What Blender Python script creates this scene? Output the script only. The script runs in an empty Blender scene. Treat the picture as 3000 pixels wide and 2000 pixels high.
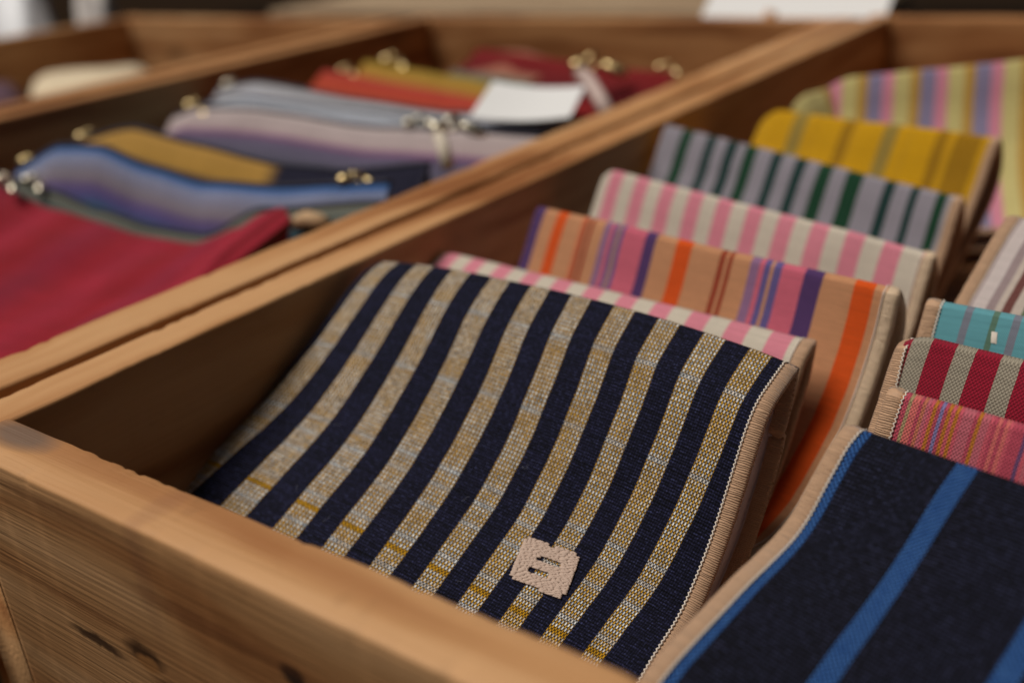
import bpy, bmesh, math, random
from mathutils import Vector, Matrix, noise
random.seed(7)
C = bpy.context.scene
COL = C.collection
PI = math.pi

# ------------------------------------------------------------------ camera
FPX = 2990.0                       # focal length in pixels of the 3000 px wide frame
RX = (0.81174065, 0.18055177, -0.55540811)
RY = (0.57900339, -0.37315691, 0.72491999)
RZ = (-0.07636878, -0.91003021, -0.40744672)
EYE = Vector((0, 0, 0.11))
cr = Vector((RX[0], RY[0], RZ[0])).normalized()
cf = Vector((RX[2], RY[2], RZ[2])).normalized()
cd = cf.cross(cr).normalized()
cam_data = bpy.data.cameras.new('camera')
cam = bpy.data.objects.new('camera', cam_data)
COL.objects.link(cam)
m = Matrix.Identity(4)
for i in range(3):
    m[i][0] = cr[i]; m[i][1] = -cd[i]; m[i][2] = -cf[i]; m[i][3] = EYE[i]
cam.matrix_world = m
cam_data.sensor_width = 36.0
cam_data.lens = 36.0 * FPX / 3000.0
cam_data.clip_start = 0.01
cam_data.clip_end = 100.0
cam_data.dof.use_dof = True
cam_data.dof.focus_distance = 0.239
cam_data.dof.aperture_fstop = 6.5
cam_data.dof.aperture_blades = 0
C.camera = cam

# ------------------------------------------------------------------ light
w = bpy.data.worlds.new('World'); C.world = w; w.use_nodes = True
nt = w.node_tree; nt.nodes.clear()
sky = nt.nodes.new('ShaderNodeTexSky'); sky.sky_type = 'NISHITA'; sky.sun_disc = False
SUN_EL, SUN_AZ = math.radians(64), math.radians(-124)   # azimuth from +Y, negative = towards -X
sky.sun_elevation = SUN_EL; sky.sun_rotation = SUN_AZ
sky.air_density = 0.7; sky.dust_density = 7.0; sky.ozone_density = 0.3
bg = nt.nodes.new('ShaderNodeBackground'); bg.inputs['Strength'].default_value = 0.05
out = nt.nodes.new('ShaderNodeOutputWorld')
hs = nt.nodes.new('ShaderNodeHueSaturation'); hs.inputs['Saturation'].default_value = 0.35; hs.inputs['Value'].default_value = 0.5
nt.links.new(sky.outputs[0], hs.inputs['Color']); nt.links.new(hs.outputs[0], bg.inputs[0]); nt.links.new(bg.outputs[0], out.inputs[0])
sd = bpy.data.lights.new('sun', 'SUN'); sd.energy = 5.0; sd.angle = math.radians(34); sd.color = (1.0, 0.92, 0.82)
sun = bpy.data.objects.new('sun', sd); COL.objects.link(sun)
sdir = Vector((math.sin(SUN_AZ) * math.cos(SUN_EL), math.cos(SUN_AZ) * math.cos(SUN_EL), math.sin(SUN_EL)))
sun.rotation_euler = (-sdir).to_track_quat('-Z', 'Y').to_euler()
C.view_settings.view_transform = 'Standard'
C.view_settings.look = 'None'
C.view_settings.exposure = -0.82
C.view_settings.gamma = 1.0

# ------------------------------------------------------------------ helpers
def ray(px, py):
    return (cr * (px - 1500) + cd * (py - 1000) + cf * FPX).normalized()
def at(px, py, z=0.0):              # the point at height z seen at a spot of the photograph
    d = ray(px, py); t = (z - EYE.z) / d.z
    return EYE + d * t
def on_plane(px, py, A, n):
    d = ray(px, py); t = (A - EYE).dot(n) / d.dot(n)
    return EYE + d * t
def pix(P):
    v = P - EYE; z = v.dot(cf)
    return (1500 + FPX * v.dot(cr) / z, 1000 + FPX * v.dot(cd) / z)

def new_obj(name, verts, faces, mat=None, parent=None, uvs=None, smooth=True):
    me = bpy.data.meshes.new(name)
    me.from_pydata([tuple(v) for v in verts], [], faces)
    if uvs is not None:
        ul = me.uv_layers.new(name='UVMap')
        for li, l in enumerate(me.loops):
            ul.data[li].uv = uvs[l.vertex_index]
    if smooth:
        me.polygons.foreach_set('use_smooth', [True] * len(me.polygons))
    me.update()
    o = bpy.data.objects.new(name, me); COL.objects.link(o)
    if mat: me.materials.append(mat)
    if parent: o.parent = parent
    return o
def thing(name, label, cat, group=None, loc=(0, 0, 0)):
    o = bpy.data.objects.new(name, None); COL.objects.link(o)
    o.empty_display_size = 0.02; o.location = loc
    return tag(o, label, cat, group)
def tag(o, label, cat, group=None, kind=None):
    if label: o['label'] = label
    if cat: o['category'] = cat
    if group: o['group'] = group
    if kind: o['kind'] = kind
    return o

class MB:
    def __init__(s): s.v = []; s.f = []; s.uv = []
    def grid(s, rows, uvrows=None, close_u=False, close_v=False):
        base = len(s.v); nr = len(rows); nc = len(rows[0])
        for i, r in enumerate(rows):
            for j, p in enumerate(r):
                s.v.append(p); s.uv.append(uvrows[i][j] if uvrows else (0, 0))
        for i in range(nr if close_v else nr - 1):
            for j in range(nc if close_u else nc - 1):
                a = base + i * nc + j; b = base + i * nc + (j + 1) % nc
                c = base + ((i + 1) % nr) * nc + (j + 1) % nc; d = base + ((i + 1) % nr) * nc + j
                s.f.append((a, b, c, d))
    def tube(s, pts, r, n=8, caps=True, uvs=True):
        rows = []; uvr = []; L = 0; prevN = None
        for i, p in enumerate(pts):
            t = (pts[min(i + 1, len(pts) - 1)] - pts[max(i - 1, 0)]).normalized()
            if prevN is None:
                N = t.orthogonal().normalized()
            else:
                N = (prevN - t * prevN.dot(t)).normalized()
            prevN = N; B = t.cross(N)
            if i: L += (pts[i] - pts[i - 1]).length
            rr = r[i] if isinstance(r, (list, tuple)) else r
            rows.append([p + (N * math.cos(2 * PI * k / n) + B * math.sin(2 * PI * k / n)) * rr for k in range(n)])
            uvr.append([(k / n, L) for k in range(n)])
        b0 = len(s.v); s.grid(rows, uvr, close_u=True)
        if caps:
            s.f.append(tuple(range(b0, b0 + n))[::-1]); s.f.append(tuple(range(len(s.v) - n, len(s.v))))
    def blob(s, c, ax, n=6, m_=4):
        X, Y, Z = ax; rows = []
        for i in range(m_ + 1):
            th = PI * i / m_
            rows.append([c + (X * math.cos(2 * PI * k / n) + Y * math.sin(2 * PI * k / n)) * math.sin(th) + Z * math.cos(th) for k in range(n)])
        s.grid(rows, close_u=True)
    def build(s, name, mat, parent=None, smooth=True):
        return new_obj(name, s.v, s.f, mat, parent, s.uv, smooth)

# ------------------------------------------------------------------ shader helpers
class NT:
    def __init__(s, name):
        s.mat = bpy.data.materials.new(name); s.mat.use_nodes = True
        s.t = s.mat.node_tree; s.t.nodes.clear()
        s.o = s.t.nodes.new('ShaderNodeOutputMaterial')
        s.b = s.t.nodes.new('ShaderNodeBsdfPrincipled')
        s.t.links.new(s.b.outputs[0], s.o.inputs[0])
    def n(s, ty, **k):
        x = s.t.nodes.new(ty)
        for a, v in k.items(): setattr(x, a, v)
        return x
    def link(s, a, b): s.t.links.new(a, b)
    def val(s, inp, v):
        if hasattr(v, 'is_linked') or hasattr(v, 'links'): s.link(v, inp)
        else: inp.default_value = v
    def m(s, op, a, b=0.0, c=None, clamp=False):
        x = s.n('ShaderNodeMath', operation=op, use_clamp=clamp)
        s.val(x.inputs[0], a); s.val(x.inputs[1], b)
        if c is not None: s.val(x.inputs[2], c)
        return x.outputs[0]
    def mix(s, f, a, b, mode='MIX'):
        x = s.n('ShaderNodeMix', data_type='RGBA', blend_type=mode, clamp_factor=True)
        s.val(x.inputs[0], f)
        for i, v in ((6, a), (7, b)):
            if isinstance(v, (tuple, list)): x.inputs[i].default_value = (*v[:3], 1)
            else: s.link(v, x.inputs[i])
        return x.outputs[2]
    def comb(s, x, y, z=0.0):
        c = s.n('ShaderNodeCombineXYZ'); s.val(c.inputs[0], x); s.val(c.inputs[1], y); s.val(c.inputs[2], z)
        return c.outputs[0]
    def noise(s, vec, scale, detail=3, rough=0.5):
        x = s.n('ShaderNodeTexNoise'); s.link(vec, x.inputs['Vector'])
        x.inputs['Scale'].default_value = scale; x.inputs['Detail'].default_value = detail; x.inputs['Roughness'].default_value = rough
        return x.outputs[0]
    def white(s, v, w_=None):
        x = s.n('ShaderNodeTexWhiteNoise', noise_dimensions='1D'); s.val(x.inputs['W'], v)
        return x.outputs['Value']
    def ramp(s, fac, stops, interp='LINEAR'):
        x = s.n('ShaderNodeValToRGB'); cr_ = x.color_ramp; cr_.interpolation = interp
        while len(cr_.elements) < len(stops): cr_.elements.new(0.5)
        for e, (p, c) in zip(cr_.elements, stops): e.position = p
        for e, (p, c) in zip(cr_.elements, stops): e.color = (*c[:3], c[3] if len(c) > 3 else 1)
        s.val(x.inputs[0], fac)
        return x
    def sep(s, v):
        x = s.n('ShaderNodeSeparateXYZ'); s.link(v, x.inputs[0]); return x.outputs
    def bump(s, h, dist, strength=1.0, normal=None):
        x = s.n('ShaderNodeBump'); s.link(h, x.inputs['Height']); x.inputs['Distance'].default_value = dist
        x.inputs['Strength'].default_value = strength
        if normal: s.link(normal, x.inputs['Normal'])
        return x.outputs[0]

def lin(r, g, b):                    # sRGB 0..255 to linear
    f = lambda c: (c / 255 / 12.92) if c / 255 <= 0.04045 else ((c / 255 + 0.055) / 1.055) ** 2.4
    return (f(r), f(g), f(b))

def sheen(n, amount=0.25):
    n.b.inputs['Roughness'].default_value = 0.9
    n.b.inputs['Specular IOR Level'].default_value = 0.18
    n.b.inputs['Sheen Weight'].default_value = amount
    n.b.inputs['Sheen Roughness'].default_value = 0.45

def lattice(n, a, b, ra=0.36, rb=0.46):
    """height of an oval bead centred in every cell of the (a, b) lattice"""
    fa = n.m('SUBTRACT', n.m('FRACT', a), 0.5); fb = n.m('SUBTRACT', n.m('FRACT', b), 0.5)
    qa = n.m('POWER', n.m('DIVIDE', n.m('ABSOLUTE', fa), ra), 2.0); qb = n.m('POWER', n.m('DIVIDE', n.m('ABSOLUTE', fb), rb), 2.0)
    return n.m('SQRT', n.m('SUBTRACT', 1.0, n.m('ADD', qa, qb), clamp=True))

def fabric(name, stops, W=0.135, repeat=1.0, offset=0.0, pitch=(0.00062, 0.0007), along='U', depth=0.00016, heather=0.18,
           soft=0.0, random_cols=None, gap=0.35, xlimit=None, sheen_amt=0.12, bead_mask=None, slub=0.1):
    """striped plain-weave cloth; U runs across the stripes, V along them (in metres)"""
    n = NT(name); uv = n.n('ShaderNodeUVMap').outputs[0]; s = n.sep(uv)
    U, V = (s[0], s[1]) if along == 'U' else (s[1], s[0])
    wob = n.noise(n.comb(n.m('MULTIPLY', U, 0.3), V), 90, 2)
    U = n.m('ADD', U, n.m('MULTIPLY', n.m('SUBTRACT', wob, 0.5), 0.0007))
    if random_cols:
        colid = n.m('FLOOR', n.m('DIVIDE', U, random_cols))
        r = n.ramp(n.white(colid), stops, 'CONSTANT')
    else:
        x = n.m('FRACT', n.m('ADD', n.m('MULTIPLY', n.m('DIVIDE', U, W), repeat), offset)) if (repeat != 1.0 or offset) else n.m('DIVIDE', U, W)
        r = n.ramp(x, stops, 'LINEAR' if soft else 'CONSTANT')
    col = r.outputs[0]
    if xlimit:
        q = n.m('DIVIDE', (s[0] if along == 'V' else s[1]), xlimit[0])
        k = n.m('MULTIPLY', n.m('SUBTRACT', q, 1.0), 14.0, clamp=True)
        col = n.mix(k, col, xlimit[1])
    pu, pv = pitch
    a = n.m('DIVIDE', U, pu); b = n.m('DIVIDE', V, pv)
    l1 = lattice(n, a, b); l2 = lattice(n, n.m('ADD', a, 0.5), n.m('ADD', b, 0.5))
    h = n.m('MAXIMUM', l1, l2)
    vec = n.comb(U, V)
    big = n.noise(vec, 55, 3); fine = n.noise(n.comb(n.m('MULTIPLY', U, 1.0), n.m('MULTIPLY', V, 6.0)), 260, 2)
    var = n.m('ADD', 1.0 - heather, n.m('MULTIPLY', n.m('ADD', n.m('MULTIPLY', big, 0.5), n.m('MULTIPLY', fine, 0.5)), heather * 2))
    thread = n.white(n.m('FLOOR', b))
    var = n.m('MULTIPLY', var, n.m('ADD', 1.0 - slub * 0.5, n.m('MULTIPLY', thread, slub)))
    col = n.mix(1.0, col, n.comb(var, var, var), 'MULTIPLY')
    g = n.m('ADD', 1.0 - gap, n.m('MULTIPLY', h, gap))  # painted shade in the hollows between yarns, multiplied into the cloth colour
    col = n.mix(1.0, col, n.comb(g, g, g), 'MULTIPLY')
    n.link(col, n.b.inputs['Base Color'])
    n.link(n.bump(n.m('ADD', h, n.m('MULTIPLY', fine, 0.6)), depth, 0.9), n.b.inputs['Normal'])
    sheen(n, sheen_amt)
    return n.mat

NAVY = lin(28, 29, 52)
def navy_fabric():
    """navy cloth with ten woven bands of white and ochre float beads"""
    n = NT('navy_banded_cloth'); s = n.sep(n.n('ShaderNodeUVMap').outputs[0]); U, V = s[0], s[1]
    wob = n.noise(n.comb(n.m('MULTIPLY', U, 0.2), V), 60, 2)
    U = n.m('ADD', U, n.m('MULTIPLY', n.m('SUBTRACT', wob, 0.5), 0.0009))
    P = 0.0136; BW = 0.0064
    k = n.m('FRACT', n.m('ADD', n.m('DIVIDE', U, P), BW / P / 2 + 3))
    band = n.m('LESS_THAN', k, BW / P)
    band = n.m('MULTIPLY', band, n.m('MULTIPLY', n.m('GREATER_THAN', U, -P * 0.5), n.m('LESS_THAN', U, P * 9.5)))
    pa, pb = BW / 6.0, 0.00125
    a = n.m('DIVIDE', n.m('MULTIPLY', k, P), pa); b = n.m('DIVIDE', V, pb)
    jit = n.m('MULTIPLY', n.m('SUBTRACT', n.noise(n.comb(U, V), 900, 1), 0.5), 0.22)
    b = n.m('ADD', b, jit)
    l1 = lattice(n, a, b, 0.30, 0.40); l2 = lattice(n, n.m('ADD', a, 0.5), n.m('ADD', b, 0.5), 0.27, 0.38)
    row = n.white(n.m('ADD', n.m('FLOOR', b), 5.37)); 
    row2 = n.white(n.m('ADD', n.m('FLOOR', n.m('ADD', b, 0.5)), 11.1))
    white_c, ochre = lin(216, 216, 214), lin(190, 142, 28)
    dye = n.noise(n.comb(n.m('MULTIPLY', n.m('FLOOR', a), 0.37), n.m('FLOOR', b)), 1.7, 1)
    wcol = n.mix(n.m('MULTIPLY', n.m('SUBTRACT', dye, 0.45), 2.5, clamp=True), white_c, lin(168, 182, 198))
    wcol = n.mix(n.m('GREATER_THAN', row, 0.94), wcol, ochre)
    ycol = n.mix(n.m('LESS_THAN', row, 0.07), ochre, lin(170, 184, 200))
    ycol = n.mix(n.m('MULTIPLY', n.noise(n.comb(U, V), 400, 2), 0.5), ycol, lin(184, 146, 70))
    def per(aa, bb, sd):
        x_ = n.n('ShaderNodeTexWhiteNoise', noise_dimensions='3D'); n.link(n.comb(n.m('FLOOR', aa), n.m('FLOOR', bb), n.m('ADD', n.m('FLOOR', n.m('DIVIDE', U, P)), sd)), x_.inputs['Vector'])
        return n.m('ADD', 0.62, n.m('MULTIPLY', x_.outputs['Value'], 0.6))
    k1, k2 = per(a, b, 0.5), per(n.m('ADD', a, 0.5), n.m('ADD', b, 0.5), 31.5)
    wcol = n.mix(1.0, wcol, n.comb(k1, k1, k1), 'MULTIPLY'); ycol = n.mix(1.0, ycol, n.comb(k2, k2, k2), 'MULTIPLY')
    patchy = n.noise(n.comb(n.m('MULTIPLY', U, 1.0), n.m('MULTIPLY', V, 2.0)), 70, 3)
    wcol = n.mix(n.m('MULTIPLY', n.m('SUBTRACT', patchy, 0.42), 4.0, clamp=True), wcol, n.mix(0.5, wcol, ochre))
    base = n.mix(n.noise(n.comb(U, n.m('MULTIPLY', V, 5)), 120, 3), lin(14, 15, 34), lin(32, 33, 62))
    bandcol = n.mix(n.m('GREATER_THAN', l2, 0.05), lin(38, 31, 26), ycol)
    bandcol = n.mix(n.m('GREATER_THAN', l1, 0.05), bandcol, wcol)
    col = n.mix(band, base, bandcol)
    # ribs of the navy ground
    ribs = n.m('MULTIPLY', n.m('ADD', 1.0, n.m('SINE', n.m('MULTIPLY', V, 2 * PI / 0.0008))), 0.5)
    streak = n.noise(n.comb(n.m('MULTIPLY', U, 0.07), V), 1100, 3, 0.7)
    base = n.mix(n.m('MULTIPLY', n.m('SUBTRACT', streak, 0.38), 3.0, clamp=True), lin(9, 10, 24), base)
    fleck = n.noise(n.comb(n.m('MULTIPLY', U, 0.5), V), 1900, 1)
    base = n.mix(n.m('MULTIPLY', n.m('SUBTRACT', fleck, 0.52), 3.2, clamp=True), base, lin(52, 56, 92))
    col = n.mix(band, base, bandcol)
    gfine = lattice(n, n.m('DIVIDE', U, 0.0008), n.m('DIVIDE', V, 0.0008), 0.5, 0.45)
    slubrow = n.m('MULTIPLY', n.m('GREATER_THAN', n.white(n.m('FLOOR', n.m('DIVIDE', V, 0.0006))), 0.9),
                  n.noise(n.comb(U, n.m('MULTIPLY', V, 3)), 70, 1))
    gh = n.m('ADD', n.m('MULTIPLY', n.m('ADD', ribs, gfine), 0.35), n.m('MULTIPLY', slubrow, 0.5))
    h = n.m('ADD', n.m('MULTIPLY', band, n.m('MAXIMUM', l1, n.m('MULTIPLY', l2, 0.85))), n.m('MULTIPLY', n.m('SUBTRACT', 1.0, band), gh))
    g = n.m('ADD', n.m('ADD', 0.35, n.m('MULTIPLY', gfine, 1.1)), n.m('MULTIPLY', slubrow, -0.5)); 
    col = n.mix(n.m('SUBTRACT', 1.0, band), col, n.mix(1.0, col, n.comb(g, g, g), 'MULTIPLY'))
    n.link(col, n.b.inputs['Base Color'])
    n.link(n.bump(h, 0.00030, 0.9), n.b.inputs['Normal'])
    sheen(n, 0.0)
    return n.mat

def wood(name, light, mid, dark, seed=0.0, scale=1.0, blotch=0.5, knots=True, rough=0.62, det=2.5):
    """sawn pine; object X runs along the grain"""
    n = NT(name); tc = n.n('ShaderNodeTexCoord').outputs['Object']
    s = n.sep(tc)
    X = n.m('ADD', s[0], seed)
    warp = n.noise(n.comb(n.m('MULTIPLY', X, 2.2), n.m('MULTIPLY', s[1], 5), n.m('MULTIPLY', s[2], 5)), 3.0, 3)
    v = n.comb(n.m('MULTIPLY', X, 0.9), n.m('ADD', n.m('MULTIPLY', s[1], 9.0), n.m('MULTIPLY', warp, 0.28)), n.m('ADD', n.m('MULTIPLY', s[2], 9.0), n.m('MULTIPLY', warp, 0.4)))
    rings = n.noise(v, 7 * scale, det, 0.45)
    fib = n.noise(n.comb(n.m('MULTIPLY', X, 12), n.m('MULTIPLY', s[1], 420), n.m('MULTIPLY', s[2], 420)), 2.0, 3)
    f1 = n.m('ADD', n.m('MULTIPLY', n.m('SUBTRACT', rings, 0.5), 2.6), 0.5, clamp=True)
    col = n.ramp(f1, [(0.0, dark), (0.38, mid), (0.75, light), (1.0, light)]).outputs[0]
    bl = n.noise(n.comb(n.m('MULTIPLY', X, 1.3), s[1], s[2]), 14, 3, 0.6)
    col = n.mix(n.m('MULTIPLY', n.m('SUBTRACT', bl, 0.5), 2.0 * blotch, clamp=True), col, mid)
    if knots:
        vo = n.n('ShaderNodeTexVoronoi', feature='F1'); vo.inputs['Scale'].default_value = 1.0
        kv = n.comb(n.m('MULTIPLY', X, 6.0), n.m('MULTIPLY', s[1], 14), n.m('MULTIPLY', s[2], 14)); n.link(kv, vo.inputs['Vector'])
        kn = n.m('SUBTRACT', 1.0, n.m('MULTIPLY', vo.outputs['Distance'], 6.5), clamp=True)
        col = n.mix(n.m('MULTIPLY', kn, 0.85), col, tuple(c * 0.25 for c in dark))
    f = n.m('ADD', 0.93, n.m('MULTIPLY', fib, 0.14))
    col = n.mix(1.0, col, n.comb(f, f, f), 'MULTIPLY')
    grime = n.noise(n.comb(X, s[1], s[2]), 38, 4, 0.7)
    col = n.mix(n.m('MULTIPLY', n.m('SUBTRACT', grime, 0.60), 3.0, clamp=True), col, tuple(c * 0.45 for c in mid))
    n.link(col, n.b.inputs['Base Color'])
    n.b.inputs['Roughness'].default_value = rough
    n.b.inputs['Specular IOR Level'].default_value = 0.3
    n.link(n.bump(n.m('ADD', fib, n.m('MULTIPLY', rings, 0.7)), 0.00035, 0.8), n.b.inputs['Normal'])
    return n

# ------------------------------------------------------------------ wood boards
L1, M1, D1 = (0.58, 0.325, 0.15), (0.48, 0.235, 0.092), (0.27, 0.10, 0.030)
W_rim = wood('pine_board', L1, M1, D1).mat
W_dark = wood('dark_pine_board', (0.30, 0.145, 0.06), (0.20, 0.085, 0.032), (0.10, 0.035, 0.012), seed=3.1).mat
W_back = wood('red_pine_board', (0.50, 0.25, 0.10), (0.38, 0.165, 0.058), (0.22, 0.08, 0.024), seed=1.7).mat
W_end = wood('board_end_grain', (0.22, 0.11, 0.05), (0.14, 0.06, 0.025), (0.07, 0.028, 0.01), seed=5.0, scale=3).mat

def front_wood():
    n = wood('worn_front_pine_board', (0.59, 0.335, 0.16), (0.50, 0.26, 0.11), (0.36, 0.155, 0.055), seed=0.63, det=1.6, knots=False)
    tc = n.n('ShaderNodeTexCoord').outputs['Object']; s = n.sep(tc)
    col = n.b.inputs['Base Color'].links[0].from_socket
    wv = n.m('MULTIPLY', n.m('SUBTRACT', n.noise(tc, 160, 3, 0.65), 0.5), 0.0035)
    def spot(cx, cz, rx, rz, amt, c, soft=1.6, cy=None, ry=None):
        nonlocal col
        dx = n.m('DIVIDE', n.m('ADD', n.m('SUBTRACT', s[0], cx), wv), rx)
        dz = n.m('DIVIDE', n.m('ADD', n.m('SUBTRACT', s[2], cz), wv), rz)
        q = n.m('ADD', n.m('MULTIPLY', dx, dx), n.m('MULTIPLY', dz, dz))
        if cy is not None:
            dy = n.m('DIVIDE', n.m('SUBTRACT', s[1], cy), ry); q = n.m('ADD', q, n.m('MULTIPLY', dy, dy))
        k = n.m('MULTIPLY', n.m('SUBTRACT', 1.0, q), soft, clamp=True)
        col = n.mix(n.m('MULTIPLY', k, amt), col, c)
    for a in FRONT_SPOTS: spot(*a)
    n.link(col, n.b.inputs['Base Color'])
    return n.mat
# spots are in the front board's own coordinates: x along it, z from its top edge
def fb(px, py, face):                # spot of the front board's outer face (Y = 0.0885) or its top
    if face == 'face':
        P = on_plane(px, py, Vector((0, 0.0885, 0)), Vector((0, 1, 0))); return P.x + 0.2348, P.z
    P = at(px, py, 0.0); return P.x + 0.2348, P.y - 0.0885
kx, kz = fb(425, 1925, 'face'); ax_, az_ = fb(290, 1885, 'face'); bx, bz = fb(860, 1990, 'face'); sx, sy = fb(30, 1300, 'top'); vx, vz = fb(405, 1640, 'face'); r1x, r1z = fb(620, 1850, 'face')
FRONT_SPOTS = [
    (ax_, az_, 0.013, 0.0020, 0.9, (0.04, 0.016, 0.007), 1.3),
    (kx, kz, 0.0085, 0.0040, 0.9, (0.05, 0.02, 0.008), 1.2),
    (kx + 0.0005, kz - 0.0022, 0.0048, 0.0026, 0.9, (0.40, 0.18, 0.06), 1.6),
    (kx + 0.012, kz - 0.006, 0.014, 0.0022, 0.7, (0.10, 0.035, 0.012), 1.2),
    (ax_ - 0.004, az_ + 0.009, 0.040, 0.0016, 0.45, (0.20, 0.075, 0.025), 1.0),
    (bx, bz, 0.0045, 0.003, 0.95, (0.02, 0.012, 0.010), 1.5),
    (sx, 0.0, 0.016, 0.02, 0.75, (0.12, 0.095, 0.08), 1.2, sy + 0.003, 0.006),
    (vx, vz, 0.004, 0.026, 0.28, (0.20, 0.08, 0.05), 0.9),
    (r1x, r1z, 0.034, 0.0030, 0.6, (0.18, 0.06, 0.02), 1.0),
    (r1x - 0.05, r1z + 0.012, 0.03, 0.0022, 0.5, (0.18, 0.06, 0.02), 1.0),
]

def board(name, L, T, Ht, mat, parent, origin, rz, seed=0, rough_edge=0.0003, chips=0.0008, nseg=150, z0=0.0):
    """a plank lying along local X (0..L), T thick along Y (0..T), its top at z = 0, hanging down Ht; edges chipped"""
    prof = []
    r = 0.0011; d2 = 0.0045
    for (cy, cz, a0) in ((r, -r, 180), (T - r, -r, 90), (T - r, -Ht + r, 0), (r, -Ht + r, -90)):
        for k in range(4):
            a = math.radians(a0 - 30 * k); prof.append((cy + r * math.cos(a), cz + r * math.sin(a)))
        if a0 == 180: prof += [(T * 0.3, 0.0), (T * 0.7, 0.0)]
        if a0 == 90: prof.append((T, -d2))
        if a0 == -90: prof.append((0.0, -d2))
    mbd = MB(); rows = []
    xs = [L * i / nseg for i in range(nseg + 1)]
    for i, x in enumerate(xs):
        row = []
        for j, (y, z) in enumerate(prof):
            top = z > -2 * r
            a = noise.noise(Vector((x * 45 + seed * 13.1, (y > T / 2) * 3.0, seed)))
            if not top: a = 0.0
            b = noise.noise(Vector((x * 260 + seed * 5.7, (y > T / 2) * 7.7, seed + 4)))
            if T * 0.25 < y < T * 0.75: b = 0.0
            dz = a * rough_edge
            dy = 0
            if top:
                big = max(0.0, noise.noise(Vector((x * 31 + seed, 3.0 * (y > T / 2), 9.0))) + 0.15)
                c = max(0.0, b - 0.05) * chips * 2.6 * big
                dz -= c
                dy += (1 if y < T / 2 else -1) * c * 0.9
            row.append(Vector((x, y + dy + a * rough_edge * 0.5, z + dz)))
        rows.append(row)
    mbd.grid(rows, close_u=True)
    nc = len(prof); mbd.f.append(tuple(range(nc))); mbd.f.append(tuple(range(len(mbd.v) - nc, len(mbd.v)))[::-1])
    o = mbd.build(name, mat, parent, smooth=True)
    me = o.data
    bm = bmesh.new(); bm.from_mesh(me); bmesh.ops.recalc_face_normals(bm, faces=bm.faces); bm.to_mesh(me); bm.free()
    o.location = (*origin[:2], z0); o.rotation_euler = (0, 0, rz)
    return o

def panel_box(name, x0, x1, y0, y1, z0, z1, mat, parent):
    v = [Vector((x, y, z)) for z in (z0, z1) for y in (y0, y1) for x in (x0, x1)]
    f = [(0, 2, 3, 1), (4, 5, 7, 6), (0, 1, 5, 4), (2, 6, 7, 3), (0, 4, 6, 2), (1, 3, 7, 5)]
    return new_obj(name, v, f, mat, parent, smooth=False)

YF, YI = 0.0885, 0.1030
DEPTH = 0.135
# the crate in front on the right
c1 = thing('wooden_crate', 'wooden crate in front holding the folded striped pouches, chipped front board', 'crate', 'pine crates standing side by side')
FM = front_wood()
board('front_board', 0.362, YI - YF, DEPTH, FM, c1, (-0.2348, YF), 0, 1, z0=0.0008, chips=0.0011, nseg=260)
FRONT_X0 = -0.2348
board('side_board', 0.722, 0.0150, DEPTH, W_rim, c1, (-0.2352, YF), PI / 2, 2, nseg=420, chips=0.0010)
board('side_board', 0.722, 0.0150, DEPTH, W_rim, c1, (0.1425, YF), PI / 2, 3, nseg=100)
board('back_board', 0.362, 0.0150, DEPTH, W_back, c1, (-0.2348, 0.795), 0, 4, nseg=80, z0=-0.001)
panel_box('base', -0.2345, 0.127, 0.1035, 0.7945, -0.076, -0.066, W_dark, c1)
# the middle crate
c2 = thing('wooden_crate', 'middle wooden crate filled with zip bags and a big red bag', 'crate', 'pine crates standing side by side')
board('side_board', 0.700, 0.0195, DEPTH, W_rim, c2, (-0.2555, YF), PI / 2, 5, nseg=320, chips=0.0009)
board('side_board', 0.700, 0.0200, DEPTH, W_back, c2, (-0.640, YF), PI / 2 + 0.028, 6, nseg=100)
board('back_board', 0.385, 0.0150, DEPTH, W_back, c2, (-0.6585, 0.772), 0, 7, nseg=80)
board('front_board', 0.362, 0.0145, DEPTH, W_back, c2, (-0.6385, YF), 0, 8, nseg=80)
panel_box('base', -0.65, -0.2760, 0.1035, 0.7715, -DEPTH, -DEPTH + 0.008, W_dark, c2)
# the far crate on the left
c3 = thing('wooden_crate', 'blurred wooden crate at far left with a cream cloth inside', 'crate', 'pine crates standing side by side')
board('side_board', 0.690, 0.0180, DEPTH, W_back, c3, (-0.674, YF), PI / 2 + 0.03, 9, nseg=80)
board('side_board', 0.690, 0.0180, DEPTH, W_rim, c3, (-1.115, YF), PI / 2, 10, nseg=80)
board('back_board', 0.418, 0.0150, DEPTH, W_rim, c3, (-1.113, 0.757), 0, 11, nseg=60)
board('front_board', 0.418, 0.0150, DEPTH, W_rim, c3, (-1.113, YF), 0, 12, nseg=60)
panel_box('base', -1.112, -0.71, 0.105, 0.755, -DEPTH, -DEPTH + 0.008, W_dark, c3)

# ------------------------------------------------------------------ folded pouches
def resample(pts, n):
    d = [0.0]
    for a, b in zip(pts, pts[1:]): d.append(d[-1] + math.hypot(b[0] - a[0], b[1] - a[1]))
    out_ = []
    for i in range(n + 1):
        t = d[-1] * i / n; k = 0
        while k < len(d) - 2 and d[k + 1] < t: k += 1
        f = (t - d[k]) / max(1e-9, d[k + 1] - d[k])
        out_.append((pts[k][0] + (pts[k + 1][0] - pts[k][0]) * f, pts[k][1] + (pts[k + 1][1] - pts[k][1]) * f))
    return out_, d[-1]
def smooth_poly(pts, it=3):
    for _ in range(it):
        q = [pts[0]]
        for a, b in zip(pts, pts[1:]):
            q.append((a[0] * .75 + b[0] * .25, a[1] * .75 + b[1] * .25)); q.append((a[0] * .25 + b[0] * .75, a[1] * .25 + b[1] * .75))
        q.append(pts[-1]); pts = q
    return pts
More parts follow.
